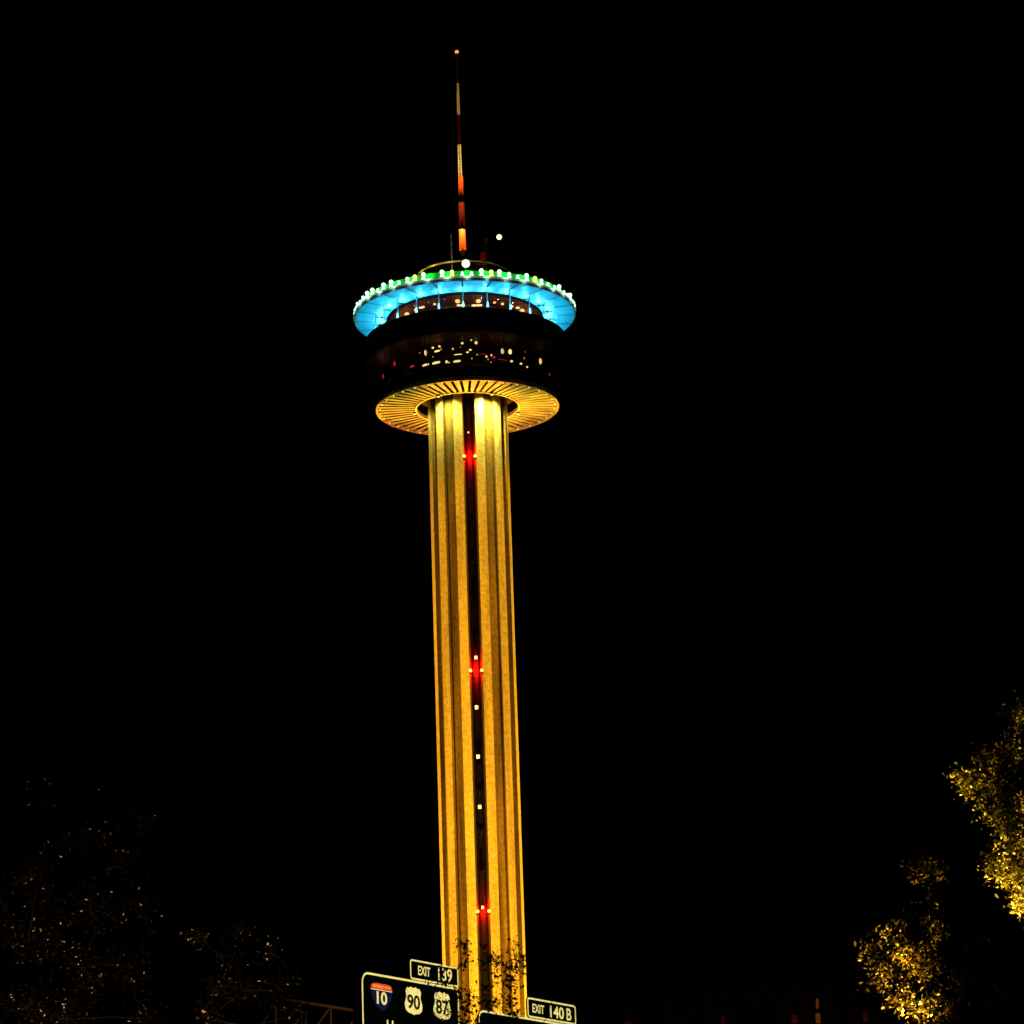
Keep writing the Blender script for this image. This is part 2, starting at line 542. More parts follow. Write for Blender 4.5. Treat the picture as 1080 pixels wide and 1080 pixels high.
for a, e in ((-30, 2), (28, 2)):
    light('POINT', 'dining_glow', pol(10.5, a, 175.6), e, (1.0, 0.3, 0.1), rest, radius=0.4)

for a, rad, z, e, c in ((-80, 13.6, 175.6, 34, (1.0, 0.32, 0.26)), (-50, 13.2, 175.2, 26, (1.0, 0.3, 0.24)), (-20, 12.5, 176.5, 7, (1.0, 0.08, 0.05)), (21, 12.5, 176.5, 7, (1.0, 0.08, 0.05))):
    light('POINT', 'dining_glow', pol(rad, a, z), e, c, rest, radius=0.2)
rg = random.Random(5)
for _ in range(14):                                  # random amber glints, added as small glowing balls deep in the room
    p = on_ring(rg.uniform(440, 560), rg.uniform(364, 384), 11.8)
    b = MB()
    rad = rg.uniform(0.07, 0.15)
    b.ball((0, 0, 0), rad, nu=8, nv=6, sz=rg.uniform(.6, 1.6))
    b.tube([(0, 0, -rad), (0, 0, -rad - 0.25)], 0.03, 4, mat=1)
    b.build('amber_glint', [M[rg.choice(('amber_lamp', 'dim_amber', 'dim_amber'))], M['dark_steel']], rest, loc=p)

# ---- open observation deck with warm hall behind
deck = MB()
deck.lathe([(12.7, 180.26), (12.7, 181.6)], 72)
dk = deck.build('observation_deck', M['black'], tower)
b = MB()
b.lathe([(7.6, 183.2), (7.6, 185.1)], 48)
b.build('hall_wall', M['interior'], dk)
b = MB()
b.lathe([(7.6, 180.3), (7.62, 183.2)], 48)
b.build('hall_wall_shade', M['black'], dk)  # lower wall blackened: the hall's fall into darkness is put into its colour
b = MB()
b.lathe([(7.6, 184.95), (12.6, 184.95)], 72)
b.build('hall_ceiling', M['interior'], dk)
for k in range(24):
    b = MB()
    a0 = 15 * k
    b.face([pol(12.68, a0 - 7.3, 181.6), pol(12.68, a0 + 7.3, 181.6), pol(12.68, a0 + 7.3, 184.9), pol(12.68, a0 - 7.3, 184.9)])
    b.build('hall_window', M['glass'], dk)
hall_lamps = [(-5, 1.0), (13, 1.0), (-61, 1.0), (-80, 1.0), (62, 1.0), (77, 1.0), (-38, .35), (-26, .35), (36, .4), (47, .4), (28, .3), (-48, .3), (110, .8), (150, .8), (200, .8), (245, .8)]
for a0, s in hall_lamps:
    b = MB()
    b.ball((0, 0, 0), 0.16 + 0.27 * s, nu=10, nv=6, sz=0.7)
    b.tube([(0, 0, 0.1), (0, 0, 0.45)], 0.06, 6, mat=1)
    b.build('hall_lamp', [M['amber_lamp'], M['dark_steel']], dk, loc=pol(10.6, a0, 184.4))
    light('POINT', 'hall_glow', pol(10.6, a0, 183.7), 34 * s, (1.0, 0.27, 0.05), dk, radius=0.2)
for px, w in ((486, 8), (503, 11), (444, 4), (546, 4)):
    p = on_ring(px, 321.5 + abs(px - 494) * 0.06, 11.5)
    b = MB()
    b.box((0, 0, 0), (w * PXM, 0.14, 0.26))
    b.box((0, 0.1, 0), (w * PXM + 0.06, 0.06, 0.32), 1)
    b.build('counter_lamp', [M['warm_lamp'], M['dark_steel']], dk, loc=p)

# ---- canopy roof glowing cyan below, rim lamps above
ZC = 185.2
can = MB()
can.lathe([(12.6, ZC), (18.0, ZC)], 144)
can_o = can.build('canopy', M['canopy'], tower)
b = MB()
b.lathe([(18.0, ZC - 0.05), (18.15, ZC - 0.05), (18.2, ZC + 0.35), (18.0, ZC + 0.42), (7.4, ZC + 0.9)], 144)
b.build('roof_edge', M['roof'], can_o)
b = MB()
for k in range(24):
    a0 = 15 * k
    t = math.degrees(0.09 / 15)
    b.face([pol(12.7, a0 - t, ZC - 0.012), pol(12.7, a0 + t, ZC - 0.012), pol(17.98, a0 + t, ZC - 0.012), pol(17.98, a0 - t, ZC - 0.012)])
b.build('panel_joint', M['joint'], can_o)
b = MB()
b.lathe([(12.65, ZC - 0.02), (12.9, ZC - 0.45), (12.6, ZC - 0.45)], 96)
b.build('inner_trim', M['black'], can_o)
CY = (0.10, 0.66, 1.0)
CY2 = (0.0, 0.60, 1.0)
colm = MB()
colm.tube([pol(14.9, 0, 181.2), pol(14.9, 0, ZC)], 0.10, 8)
colm.tube([pol(15.0, 0, 181.9), pol(15.05, 0, 182.7)], [0.2, 0.12], 8, mat=1)
cproto = colm.build('canopy_column', [M['column'], M['cyan_lamp']], can_o)
cl = [cproto]
for k in range(1, 24):
    c_ = clone(cproto)
    c_.rotation_euler = (0, 0, R_(15 * k))
fx = MB()
p = pol(13.9, 0, ZC - 0.66)
fx.tube([p - Vector((0, 0, .1)), p + Vector((0, 0, .08))], [0.12, 0.2], 8)
fx.tube([p, pol(14.9, 0, ZC - 0.72)], 0.05, 5)
fproto = fx.build('uplight', M['dark_steel'], can_o)
for k in range(24):
    if k:
        c_ = clone(fproto)
        c_.rotation_euler = (0, 0, R_(15 * k))
    light('POINT', 'canopy_glow', pol(13.9, 15 * k, ZC - 0.5), 330, CY, can_o, radius=0.1)
    light('POINT', 'canopy_rim_glow', pol(16.5, 15 * k + 7.5, ZC - 1.5), 88, CY2, can_o, radius=0.15)  # added cyan fill, no fixture here

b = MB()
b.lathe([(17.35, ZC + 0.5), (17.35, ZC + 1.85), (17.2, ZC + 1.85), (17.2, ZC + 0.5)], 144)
b.build('halo_wall', M['parapet'], can_o)  # added wall whose green stands in for the glare round the rim lamps
b = MB()
b.lathe([(18.05, ZC + 0.45), (18.05, ZC + 0.78), (17.7, ZC + 0.82), (17.7, ZC + 0.45)], 144)
b.build('lamp_kerb', M['kerb'], can_o)


def rim_lamp(m, s, jag):
    q = MB()
    q.tube([(0, 0, 0), (0, 0, 0.55 * s)], [0.38, 0.2], 8)
    q.ball((0, 0, 0.78 * s), 0.30 * s, nu=10, nv=6)
    q.tube([(0, 0, -0.1), (0, 0, 0.02)], 0.3, 8, mat=1)
    return q


protos = {}
rr = random.Random(3)
warm_at = {-7: 1, -24: 1, 13: 1, 38: 1}
NR = 72
for k in range(NR):
    a0 = 5 * k if k <= 36 else 5 * k - 360
    warm = any(abs(a0 - w) < 2.6 for w in (-26, -7, 14, 39))
    if warm:
        key = ('warm_lamp', 1.05)
    else:
        key = ('white_lamp', rr.choice((0.72, 0.95, 1.2)))
    if not warm and a0 == -15:
        continue
    if key not in protos:
        protos[key] = rim_lamp(*key, 0).build('rim_lamp', [M[key[0]], M['dark_steel']], can_o)
        o = protos[key]
    else:
        o = clone(protos[key])
    o.location = pol(17.85, a0 + rr.uniform(-.6, .6), ZC + 0.75)
for k in range(36):  # added lights without fixtures: green on the halo wall, whitish on the kerb
    light('POINT', 'rim_glow', pol(17.56, 10 * k + 2.5, ZC + 1.5), 110, (0.0, 1.0, 0.04), can_o, radius=0.1)
    light('POINT', 'kerb_glow', pol(18.5, 10 * k + 2.5, ZC + 0.22), 45, (0.55, 1.0, 0.7), can_o, radius=0.1)

# ---- roof plant room, its ring, lamps and small masts
pent = MB()
pent.lathe([(7.35, ZC + 0.5), (7.35, 192.2), (0.0, 192.3)], 72)
pent_o = pent.build('plant_room', M['black'], tower)
b = MB()
ring_pts = [pol(7.6, t * 5, 192.35) for t in range(73)]
b.tube(ring_pts, 0.16, 5, cap=False)
b.build('roof_ring', M['mast_white'], pent_o)
for a0, e in ((-62, 50), (-38, 60), (-15, 40), (20, 1), (150, 30)):
    light('POINT', 'ring_glow', pol(8.6, a0, 192.0), e, (1.0, 0.70, 0.05), pent_o, radius=0.1)
p = on_ring(491.3, 278.0, 9.0)
b = MB()
b.ball((0, 0, 0), 0.66, nu=16, nv=10)
b.tube([(0, 0, -0.6), (0, 0, -5.9)], 0.07, 6, mat=1)
b.build('globe_lamp', [M['globe'], M['steel']], pent_o, loc=p)
light('POINT', 'globe_light', p + Vector((0, -0.9, 0)), 8, (1, .9, .6), pent_o, radius=.2)

ant = empty('antenna', (0, 0, 0))
ant.parent = tower
zb = (197.04, 200.61, 205.37, 210.07, 215.64, 221.07, 226.7, 231.9)
b = MB()
b.tube([(0, 0, 192.2), (0, 0, zb[0])], [0.34, 0.34], 12)
b.box((0, 0, 192.7), (2.4, 2.4, 0.8))
b.build('antenna_base', M['black'], ant)
b = MB(); b.tube([(0, 0, zb[0]), (0, 0, zb[1])], [0.54, 0.505], 16); b.build('mast_section', M['mast_orange'], ant, True)
b = MB(); b.tube([(0, 0, zb[1]), (0, 0, zb[2])], [0.50, 0.465], 16); b.build('mast_section', M['mast_red'], ant, True)
b = MB(); b.tube([(0, 0, zb[2]), (0, 0, zb[3])], [0.46, 0.38], 16); b.build('mast_section', M['mast_orange'], ant, True)


def lattice(z0, z1, w0, w1, m):
    q = MB()
    legs = []
    for k in range(3):
        a0 = 120 * k + 20
        legs.append((pol(w0, a0, z0), pol(w1, a0, z1)))
        q.tube(legs[-1], 0.045, 5)
    n = max(3, int((z1 - z0) / 0.8))
    for i in range(n + 1):
        t = i / n
        pts = [a_.lerp(c_, t) for a_, c_ in legs]
        for k in range(3):
            q.tube([pts[k], pts[(k + 1) % 3]], 0.03, 4)
            if i < n:
                q.tube([pts[k], legs[(k + 1) % 3][0].lerp(legs[(k + 1) % 3][1], (i + 1) / n)], 0.03, 4)
    q.build('mast_section', m, ant)


lattice(zb[3], zb[4], 0.32, 0.28, M['mast_white'])
lattice(zb[4], zb[5], 0.27, 0.23, M['mast_red'])
lattice(zb[5], zb[6], 0.22, 0.17, M['mast_white'])
lattice(zb[6], zb[7], 0.16, 0.11, M['mast_red'])
b = MB()
b.ball((0, 0, 0), 0.32, nu=12, nv=8)
b.tube([(0, 0, -0.5), (0, 0, -0.25)], 0.22, 8, mat=1)
b.build('beacon', [M['beacon'], M['dark_steel']], ant, loc=(0, 0, 232.4))
for a0 in (-50, 40, 180):
    p = pol(7.0, a0, 192.9)
    light('SPOT', 'mast_light', p, 62000, (1.0, 0.60, 0.14), pent_o, aim=(0, 0, 216), size=R_(104), blend=0.8, radius=0.15)
    b = MB()
    b.box((0, 0, 0), (0.5, 0.4, 0.45)); b.tube([(0, 0, -0.2), (0, 0, -0.5)], 0.08, 6)
    b.build('mast_floodlight', M['dark_steel'], pent_o, loc=p - Vector((0, 0, 0.35)) + pol(0.5, a0))


def roof_mast(name, px, ytop, ybot, Y, rad, m, extra=None):
    p1, p0 = at(px, ytop, Y), at(px, ybot, Y)
    q = MB()
    h = p1.z - (ZC + 0.6)
    q.tube([(0, 0, 0), (0, 0, h)], [rad, rad * 0.6], 6)
    if extra:
        extra(q, h)
    q.tube([(0, 0, 0), (0, 0, 0.3)], rad * 3, 8, mat=0)
    return q.build(name, m, tower, loc=(p1.x - TX, Y - TY, ZC + 0.6))


def whip(q, h):
    for k in range(4):
        z = h - 0.4 - k * 1.2
        q.tube([(0, 0, z), (0.0, 0, z + 0.7)], 0.13, 6)


def dishes(q, h):
    q.box((-0.55, -0.1, h - 3.0), (0.8, 0.5, 1.3))
    q.box((0.1, 0, h - 0.2), (0.5, 0.3, 0.5))
    q.tube([(-0.5, 0, 0), (-0.5, 0, h - 2.4)], 0.07, 5)
    q.tube([(-2, 0, h - 4.2), (0, 0, h - 4.4)], 0.06, 5)


roof_mast('whip_antenna', 475.8, 249, 290, 509.5, 0.12, M['mast_white'], whip)
roof_mast('equipment_mast', 512, 252, 290, 509.5, 0.09, M['mast_orange'], dishes)
o = roof_mast('lamp_pole', 526.5, 251.5, 290, 509.5, 0.04, M['black'])
h = at(526.5, 250, 509.5)
b = MB(); b.ball((0, 0, 0), 0.44, nu=12, nv=8)
b.build('pole_globe', M['globe'], o, loc=(0, 0, h.z - ZC - 0.6))
light('POINT', 'whip_light', (at(474, 286, 508).x - TX, -12.8, ZC + 2.0), 60, (1, .75, .25), tower, radius=.1)
light('POINT', 'equipment_light', (at(518, 286, 508).x - TX, -13.4, ZC + 3.4), 150, (1, .5, .2), tower, radius=.1)


# ------------------------------------------------------------------ floodlights on the ground round the tower
def floodlight(loc, aim, watts, col, size, blend, label, group):
    t = empty('floodlight', loc)
    tag(t, label, 'floodlight', group)
    d = (Vector(aim) - Vector(loc)).normalized()
    rz = math.atan2(-d.x, d.y)
    t.rotation_euler = (0, 0, rz)
    q = MB(); q.box((0, 0, 0.06), (1.0, 0.8, 0.12)); q.tube([(-.45, 0, .1), (-.45, 0, .75)], .05, 6); q.tube([(.45, 0, .1), (.45, 0, .75)], .05, 6)
    q.build('bracket', M['dark_steel'], t)
    el = math.asin(d.z)
    q = MB(); q.box((0, -0.05, 0), (0.8, 0.5, 0.6))
    h_ = q.build('housing', M['dark_steel'], t, loc=(0, 0, 0.8)); h_.rotation_euler = (el, 0, 0)
    q = MB(); q.box((0, 0.22, 0), (0.72, 0.04, 0.52))
    l_ = q.build('lens', M['pale_lamp'], h_)
    light('SPOT', 'floodlight_beam', Vector(loc) + Vector((0, 0, 0.8)) + d * 0.6, watts, col, None, aim=aim, size=size, blend=blend, radius=0.3)
    return t


SOD = (1.0, 0.425, 0.013)
for az, e, lab in ((-48, 3.1e6, 'grey floodlight on the grass, to the left of the tower'),
                   (44, 3.1e6, 'grey floodlight on the grass, to the right of the tower'),
                   (135, 3.0e6, 'grey floodlight on the grass, behind the tower to the right'),
                   (-135, 3.0e6, 'grey floodlight on the grass, behind the tower to the left')):
    p = pol(160, az) + Vector((TX, TY, 0.0))
    aim = p + (Vector((TX, TY, 0)) - p).normalized() * 100 + Vector((0, 0, 0.8 + 100 * math.tan(R_(31))))
    floodlight(p, aim, e, SOD, R_(31.5), 0.28, lab, 'floodlights round the tower')
WHERE = ('front', 'front right', 'right', 'back right', 'back', 'back left', 'left', 'front left')
for k in range(16):
    az = 11.25 + 22.5 * k
    p = pol(11.3, az) + Vector((TX, TY, 0.06))
    aim = pol(11.3, az) + Vector((TX, TY, 168))
    floodlight(p, aim, 3.6e5, (1.0, 0.78, 0.07), R_(3.1), 0.7,
               '%s narrow uplight at the tower foot, %s of its pair' % (WHERE[int(((az + 22.5) % 360) // 45)], 'first' if k % 2 else 'second'), 'uplights at the tower foot')
for k in range(8):                       # grazing uplights close to the pillars
    az = 45 * k
    p = pol(12.6, az) + Vector((TX, TY, 0.06))
    aim = pol(6.0, az) + Vector((TX, TY, 66))
    floodlight(p, aim, 2.1e6, SOD, R_(9.6), 0.8, 'wide uplight at the tower foot, standing %s of the shaft' % WHERE[k], 'wide uplights at the tower foot')

# ------------------------------------------------------------------ elevated freeway with sign gantry
YAW = R_(57)
G0 = at(381, 1023, 130)                    # top left corner of the near sign
g = Vector((math.cos(YAW), math.sin(YAW), 0))
nrm = Vector((-g.y, g.x, 0))


def GP(px, py):
    """(u, z) where a photo pixel meets the gantry's plane"""
    d_ = FWD * FOC + RIGHT * (px - 540) + UP * (540 - py)
    t = (G0 - EYE).dot(nrm) / d_.dot(nrm)
    P = EYE + d_ * t
    return (P - G0).dot(g), P.z


M['concrete'] = mat('viaduct_concrete', (0.30, 0.29, 0.27), 0.85, 0.15, 0.8)
bridge = empty('road_bridge', (G0.x + g.x * 4.5, G0.y + g.y * 4.5, 0), YAW)
tag(bridge, 'elevated concrete freeway viaduct on piers passing under the sign gantry', 'bridge')
b = MB(); b.box((0, 0, 9.4), (25, 420, 1.2)); b.build('deck', [M['concrete']], bridge)
b = MB(); b.face([(-12, -210, 10.012), (12, -210, 10.012), (12, 210, 10.012), (-12, 210, 10.012)]); b.build('road_surface', M['asphalt'], bridge)
for sx in (-1, 1):
    b = MB()
    b.prism([(sx * 12.1 - .2, 10.0), (sx * 12.1 + .2, 10.0), (sx * 12.1 + .1, 10.85), (sx * 12.1 - .1, 10.85)], -210, 210)
    b.build('parapet', M['concrete'], bridge)
pr = MB(); pr.box((0, 0, 8.3), (20, 1.8, 0.98)); pr.box((-5, 0, 3.9), (1.6, 1.4, 7.8)); pr.box((5, 0, 3.9), (1.6, 1.4, 7.8))
pp = pr.build('pier', M['concrete'], bridge, loc=(0, -195, 0))
for k in range(1, 14):
    clone(pp).location = (0, -195 + 30 * k, 0)

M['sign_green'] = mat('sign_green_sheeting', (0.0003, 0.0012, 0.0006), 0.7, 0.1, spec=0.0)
M['sign_white'] = mat('sign_white_sheeting', (0.72, 0.70, 0.58), 0.6, 0.14, 2.5, spec=0.0)
M['sign_red'] = mat('sign_red_sheeting', (0.62, 0.045, 0.02), 0.6, 0.12, spec=0.0)
M['sign_blue'] = mat('sign_blue_sheeting', (0.004, 0.008, 0.11), 0.6, 0.12, spec=0.0)
M['sign_black'] = mat('sign_black_legend', (0.004, 0.004, 0.004), 0.6, 0.1, spec=0.2)
M['sign_back'] = mat('aluminium_back', (0.12, 0.12, 0.12), 0.5, 0.2, metal=0.5)


def gp3(u, z, dy=0):
    return Vector((G0.x + g.x * u + nrm.x * dy, G0.y + g.y * u + nrm.y * dy, z))


def rrect(x0, z0, x1, z1, r, n=5, corners=(1, 1, 1, 1)):
    pts = []
    for (cx, cz, a0, on) in ((x0 + r, z0 + r, 180, corners[0]), (x1 - r, z0 + r, 270, corners[1]), (x1 - r, z1 - r, 0, corners[2]), (x0 + r, z1 - r, 90, corners[3])):
        if on:
            for k in range(n + 1):
                a = R_(a0 + 90 * k / n)
                pts.append((cx + r * math.cos(a), cz + r * math.sin(a)))
        else:
            sx = -1 if a0 in (180, 90) else 1
            sz = -1 if a0 in (180, 270) else 1
            pts.append((cx + sx * r, cz + sz * r))
    return pts


def border_mesh(x0, z0, x1, z1, r, w, corners=(1, 1, 1, 1), y0=-0.012, y1=-0.002):
    o_ = rrect(x0, z0, x1, z1, r, corners=corners)
    i_ = rrect(x0 + w, z0 + w, x1 - w, z1 - w, r - w, corners=corners)
    q = MB()
    n = len(o_)
    for k in range(n):
        k2 = (k + 1) % n
        A_, B2, C2, D2 = o_[k], o_[k2], i_[k2], i_[k]
        q.face([(A_[0], y0, A_[1]), (B2[0], y0, B2[1]), (C2[0], y0, C2[1]), (D2[0], y0, D2[1])])
        q.face([(A_[0], y0, A_[1]), (A_[0], y1, A_[1]), (B2[0], y1, B2[1]), (B2[0], y0, B2[1])])
        q.face([(D2[0], y0, D2[1]), (C2[0], y0, C2[1]), (C2[0], y1, C2[1]), (D2[0], y1, D2[1])])
    return q


def text(s, x0, z0, w, h, m, parent, y=-0.014, name='lettering', weight=0.0):
    cu = bpy.data.curves.new('lettering', 'FONT')
    cu.body = s
    cu.size = 1
    cu.offset = weight
    cu.extrude = 0.004
    o = bpy.data.objects.new('lettering_source', cu)
    COL.objects.link(o)
    dg = bpy.context.evaluated_depsgraph_get()
    me = bpy.data.meshes.new_from_object(o.evaluated_get(dg))
    bpy.data.objects.remove(o)
    co = np.empty(len(me.vertices) * 3)
    me.vertices.foreach_get('co', co)
    co = co.reshape(-1, 3)
    mn, mx = co.min(0), co.max(0)
    out = np.empty_like(co)
    out[:, 0] = x0 + (co[:, 0] - mn[0]) / (mx[0] - mn[0]) * w
    out[:, 2] = z0 + (co[:, 1] - mn[1]) / (mx[1] - mn[1]) * h
    out[:, 1] = y - co[:, 2]
    me.vertices.foreach_set('co', out.ravel())
    me.materials.clear()
    me.materials.append(m)
    me.update()
    return link(name, me, parent)


US = [(0, .455), (.10, .50), (.16, .50), (.24, .445), (.33, .47), (.40, .40), (.44, .31), (.405, .22), (.40, .12), (.44, .02), (.485, -.08),
      (.495, -.20), (.46, -.32), (.38, -.40), (.26, -.445), (.12, -.46), (0, -.50)]
US = US + [(-x, z) for x, z in US[-2:0:-1]]


def box_of(x0, y0, x1, y1):
    """photo pixel box -> (u0, z0, u1, z1) in the sign plane (mean heights)"""
    um = (x0 + x1) / 2
    u0 = GP(x0, (y0 + y1) / 2)[0]
    u1 = GP(x1, (y0 + y1) / 2)[0]
    return u0, GP(um, y1)[1], u1, GP(um, y0)[1]


def us_shield(px0, py0, px1, py1, num, sign):
    u0, z0, u1, z1 = box_of(px0, py0, px1, py1)
    cx, cz, w, h = (u0 + u1) / 2, (z0 + z1) / 2, u1 - u0, z1 - z0
    q = MB()
    q.prism([(cx + x * w, cz + z * h) for x, z in US][::-1], -0.02, -0.005)
    s_ = q.build('route_shield', M['sign_white'], sign)
    text(num, cx - w * .36, cz - h * .30, w * .72, h * .52, M['sign_black'], s_, y=-0.026, name='numeral', weight=0.025)
    return s_


# sign with the route shields
sg = empty('highway_sign', (G0.x, G0.y, 0), YAW)
tag(sg, 'large green highway sign with three route shields for 10, 90 and 87', 'road sign', 'overhead freeway signs')
TL, TR = GP(381, 1023), GP(483.5, 1043.5)
zt = (TL[1] + TR[1]) / 2
SX1 = TR[0]
SZ0 = zt - 4.4
b = MB(); b.prism(rrect(0, SZ0, SX1, zt, 0.42)[::-1], 0.0, 0.06); b.build('panel', M['sign_green'], sg)
border_mesh(0.0, SZ0, SX1, zt, 0.42, 0.085).build('border', M['sign_white'], sg)
t0, t1 = GP(432.5, 1028)[0], SX1
tz0, tz1 = zt + 0.03, zt + 0.83
b = MB(); b.prism(rrect(t0, tz0, t1, tz1, 0.14)[::-1], 0.0, 0.06); tab = b.build('exit_tab', M['sign_green'], sg)
border_mesh(t0, tz0, t1, tz1, 0.14, 0.07).build('border', M['sign_white'], tab)
tw = t1 - t0
text('EXIT', t0 + tw * 0.16, tz0 + .22, tw * 0.25, 0.37, M['sign_white'], tab, weight=0.02)
text('139', t0 + tw * 0.575, tz0 + .15, tw * 0.29, 0.52, M['sign_white'], tab, weight=0.02)
# interstate shield
u0, z0, u1, z1 = box_of(390.8, 1036.5, 413.4, 1066.5)
cx, w, h = (u0 + u1) / 2, (u1 - u0), (z1 - z0)
IT = [(-.47, .40), (-.38, .44), (-.2, .47), (0, .455), (.2, .47), (.38, .44), (.47, .40), (.5, .24), (-.5, .24)]
IB = [(-.49, .215), (.49, .215), (.47, .05), (.42, -.1), (.33, -.25), (.2, -.38), (0, -.5), (-.2, -.38), (-.33, -.25), (-.42, -.1), (-.47, .05)]
cz = (z0 + z1) / 2
b = MB(); b.prism([(cx + x * w, cz + z * h) for x, z in IB], -0.02, -0.005)
sh = b.build('route_shield', M['sign_blue'], sg)
b = MB(); b.prism([(cx + x * w, cz + z * h) for x, z in IT], -0.02, -0.005); cr = b.build('shield_crown', M['sign_red'], sh)
b = MB(); b.box((cx, -0.016, cz + .2275 * h), (w * .99, 0.012, 0.025 * h)); b.build('shield_line', M['sign_white'], sh)
text('INTERSTATE', cx - w * .40, cz + h * .295, w * .80, h * .10, M['sign_white'], sh, y=-0.026)
text('10', cx - w * .24, cz - h * .27, w * .48, h * .45, M['sign_white'], sh, y=-0.026, name='numeral', weight=0.025)
us_shield(426.4, 1041.2, 445.0, 1070.5, '90', sg)
us_shield(456.6, 1046.6, 475.2, 1076.0, '87', sg)
# place name: only the tops of its letters reach into the photograph
hu, hz = GP(407.6, 1075.5)
text('Houston', hu, hz - 0.52, 2.45, 0.52, M['sign_white'], sg, weight=0.02)
b = MB()
for uu in (1.0, SX1 / 2, SX1 - 1.0):
    b.box((uu, 0.16, (SZ0 + zt) / 2), (0.12, 0.2, zt - SZ0 - 0.2))
b.build('bracket', M['sign_back'], sg)

# second sign, farther along the gantry
sg2 = empty('highway_sign', (G0.x, G0.y, 0), YAW)
tag(sg2, 'green highway sign reading EXIT 140 B behind the leaves at the tower foot', 'road sign', 'overhead freeway signs')
R1, L1 = GP(607.5, 1078)[0], GP(504, 1069)[0]
z2 = GP(560, 1074)[1]
b = MB(); b.prism(rrect(L1, z2 - 4.0, R1, z2, 0.42)[::-1], 0.0, 0.06); b.build('panel', M['sign_green'], sg2)
border_mesh(L1, z2 - 4.0, R1, z2, 0.42, 0.085).build('border', M['sign_white'], sg2)
t0 = GP(556, 1061)[0]
b = MB(); b.prism(rrect(t0, z2 + .03, R1, z2 + .86, 0.16)[::-1], 0.0, 0.06); tab = b.build('exit_tab', M['sign_green'], sg2)
border_mesh(t0, z2 + .03, R1, z2 + .86, 0.16, 0.075).build('border', M['sign_white'], tab)
tw = R1 - t0
text('EXIT', t0 + tw * .10, z2 + .26, tw * .24, 0.36, M['sign_white'], tab, weight=0.02)
text('140', t0 + tw * .46, z2 + .18, tw * .285, 0.50, M['sign_white'], tab, weight=0.02)
text('B', t0 + tw * .80, z2 + .18, tw * .10, 0.50, M['sign_white'], tab, weight=0.02)
b = MB()
for uu in (L1 + 1.0, (L1 + R1) / 2, R1 - 1.0):
    b.box((uu, 0.16, z2 - 2), (0.12, 0.2, 3.8))
b.build('bracket', M['sign_back'], sg2)

# gantry: box truss behind the signs, posts at both ends
gan = empty('sign_gantry', (G0.x, G0.y, 0), YAW)
tag(gan, 'brown steel overhead sign gantry with box truss carrying the freeway signs', 'gantry')
ug0 = GP(262, 1070)[0]
ug1 = R1 + 4.0
zc1 = GP(355, 1060)[1]
for dy in (0.45, 1.65):
    for zz in (zc1, zc1 - 1.7):
        b = MB(); b.tube([(ug0, dy, zz), (ug1, dy, zz)], 0.06, 8); b.build('chord', M['dark_steel'], gan)
b = MB()
nb = 14
for k in range(nb + 1):
    uu = ug0 + (ug1 - ug0) * k / nb
    for dy in (0.45, 1.65):
        b.tube([(uu, dy, zc1), (uu, dy, zc1 - 1.7)], 0.055, 6)
    for zz in (zc1, zc1 - 1.7):
        b.tube([(uu, 0.45, zz), (uu, 1.65, zz)], 0.05, 6)
    if k < nb:
        u2 = ug0 + (ug1 - ug0) * (k + 1) / nb
        for dy in (0.45, 1.65):
            b.tube([(uu, dy, zc1 - 1.7), (u2, dy, zc1)], 0.045, 6)
        b.tube([(uu, 0.45, zc1), (u2, 1.65, zc1)], 0.04, 6)
b.build('brace', M['dark_steel'], gan)
for uu in (ug0, ug1):
    b = MB(); b.tube([(uu, 1.05, 0), (uu, 1.05, zc1 - 1.7)], [0.3, 0.22], 12)
    b.tube([(uu, 0.45, zc1 - 1.7), (uu, 1.65, zc1 - 1.7)], 0.12, 8)
    b.box((uu, 1.05, 0.25), (1.0, 1.0, 0.5))
    b.build('post', M['dark_steel'], gan)


# ------------------------------------------------------------------ lamp on a tall pole, added beside the frame to light the signs
def added_sign_lamp(head, base_z, towards, watts, col, label, spot=None, radius=0.15):
    head = Vector(head)
    t_ = Vector(towards) - head
    t_.z = 0
    t_.normalize()
    foot = head - t_ * 1.8
    t = empty('added_sign_lamp', (foot.x, foot.y, base_z), math.atan2(t_.y, t_.x))
    tag(t, label, 'street lamp', 'added sign lighting')
    H = head.z - base_z
    q = MB(); q.tube([(0, 0, 0), (0, 0, H - .3), (.3, 0, H + .05), (1.5, 0, H + .12)], [.13, .08, .06, .05], 8)
    q.tube([(0, 0, 0), (0, 0, .5)], [.22, .18], 10); q.build('pole', M['steel'], t)
    q = MB(); q.box((1.8, 0, H + .16), (.8, .34, .16)); hd = q.build('lamp_head', M['steel'], t)
    q = MB(); q.box((1.8, 0, H + .06), (.5, .26, .05)); q.build('lens', M['warm_lamp'], hd)
    loc = head - Vector((0, 0, 0.05))
    if spot:
        light('SPOT', 'added_sign_light', loc, watts, col, None, aim=spot[0], size=spot[1], blend=0.5, radius=radius)
    else:
        light('POINT', 'added_sign_light', loc, watts, col, None, radius=radius)


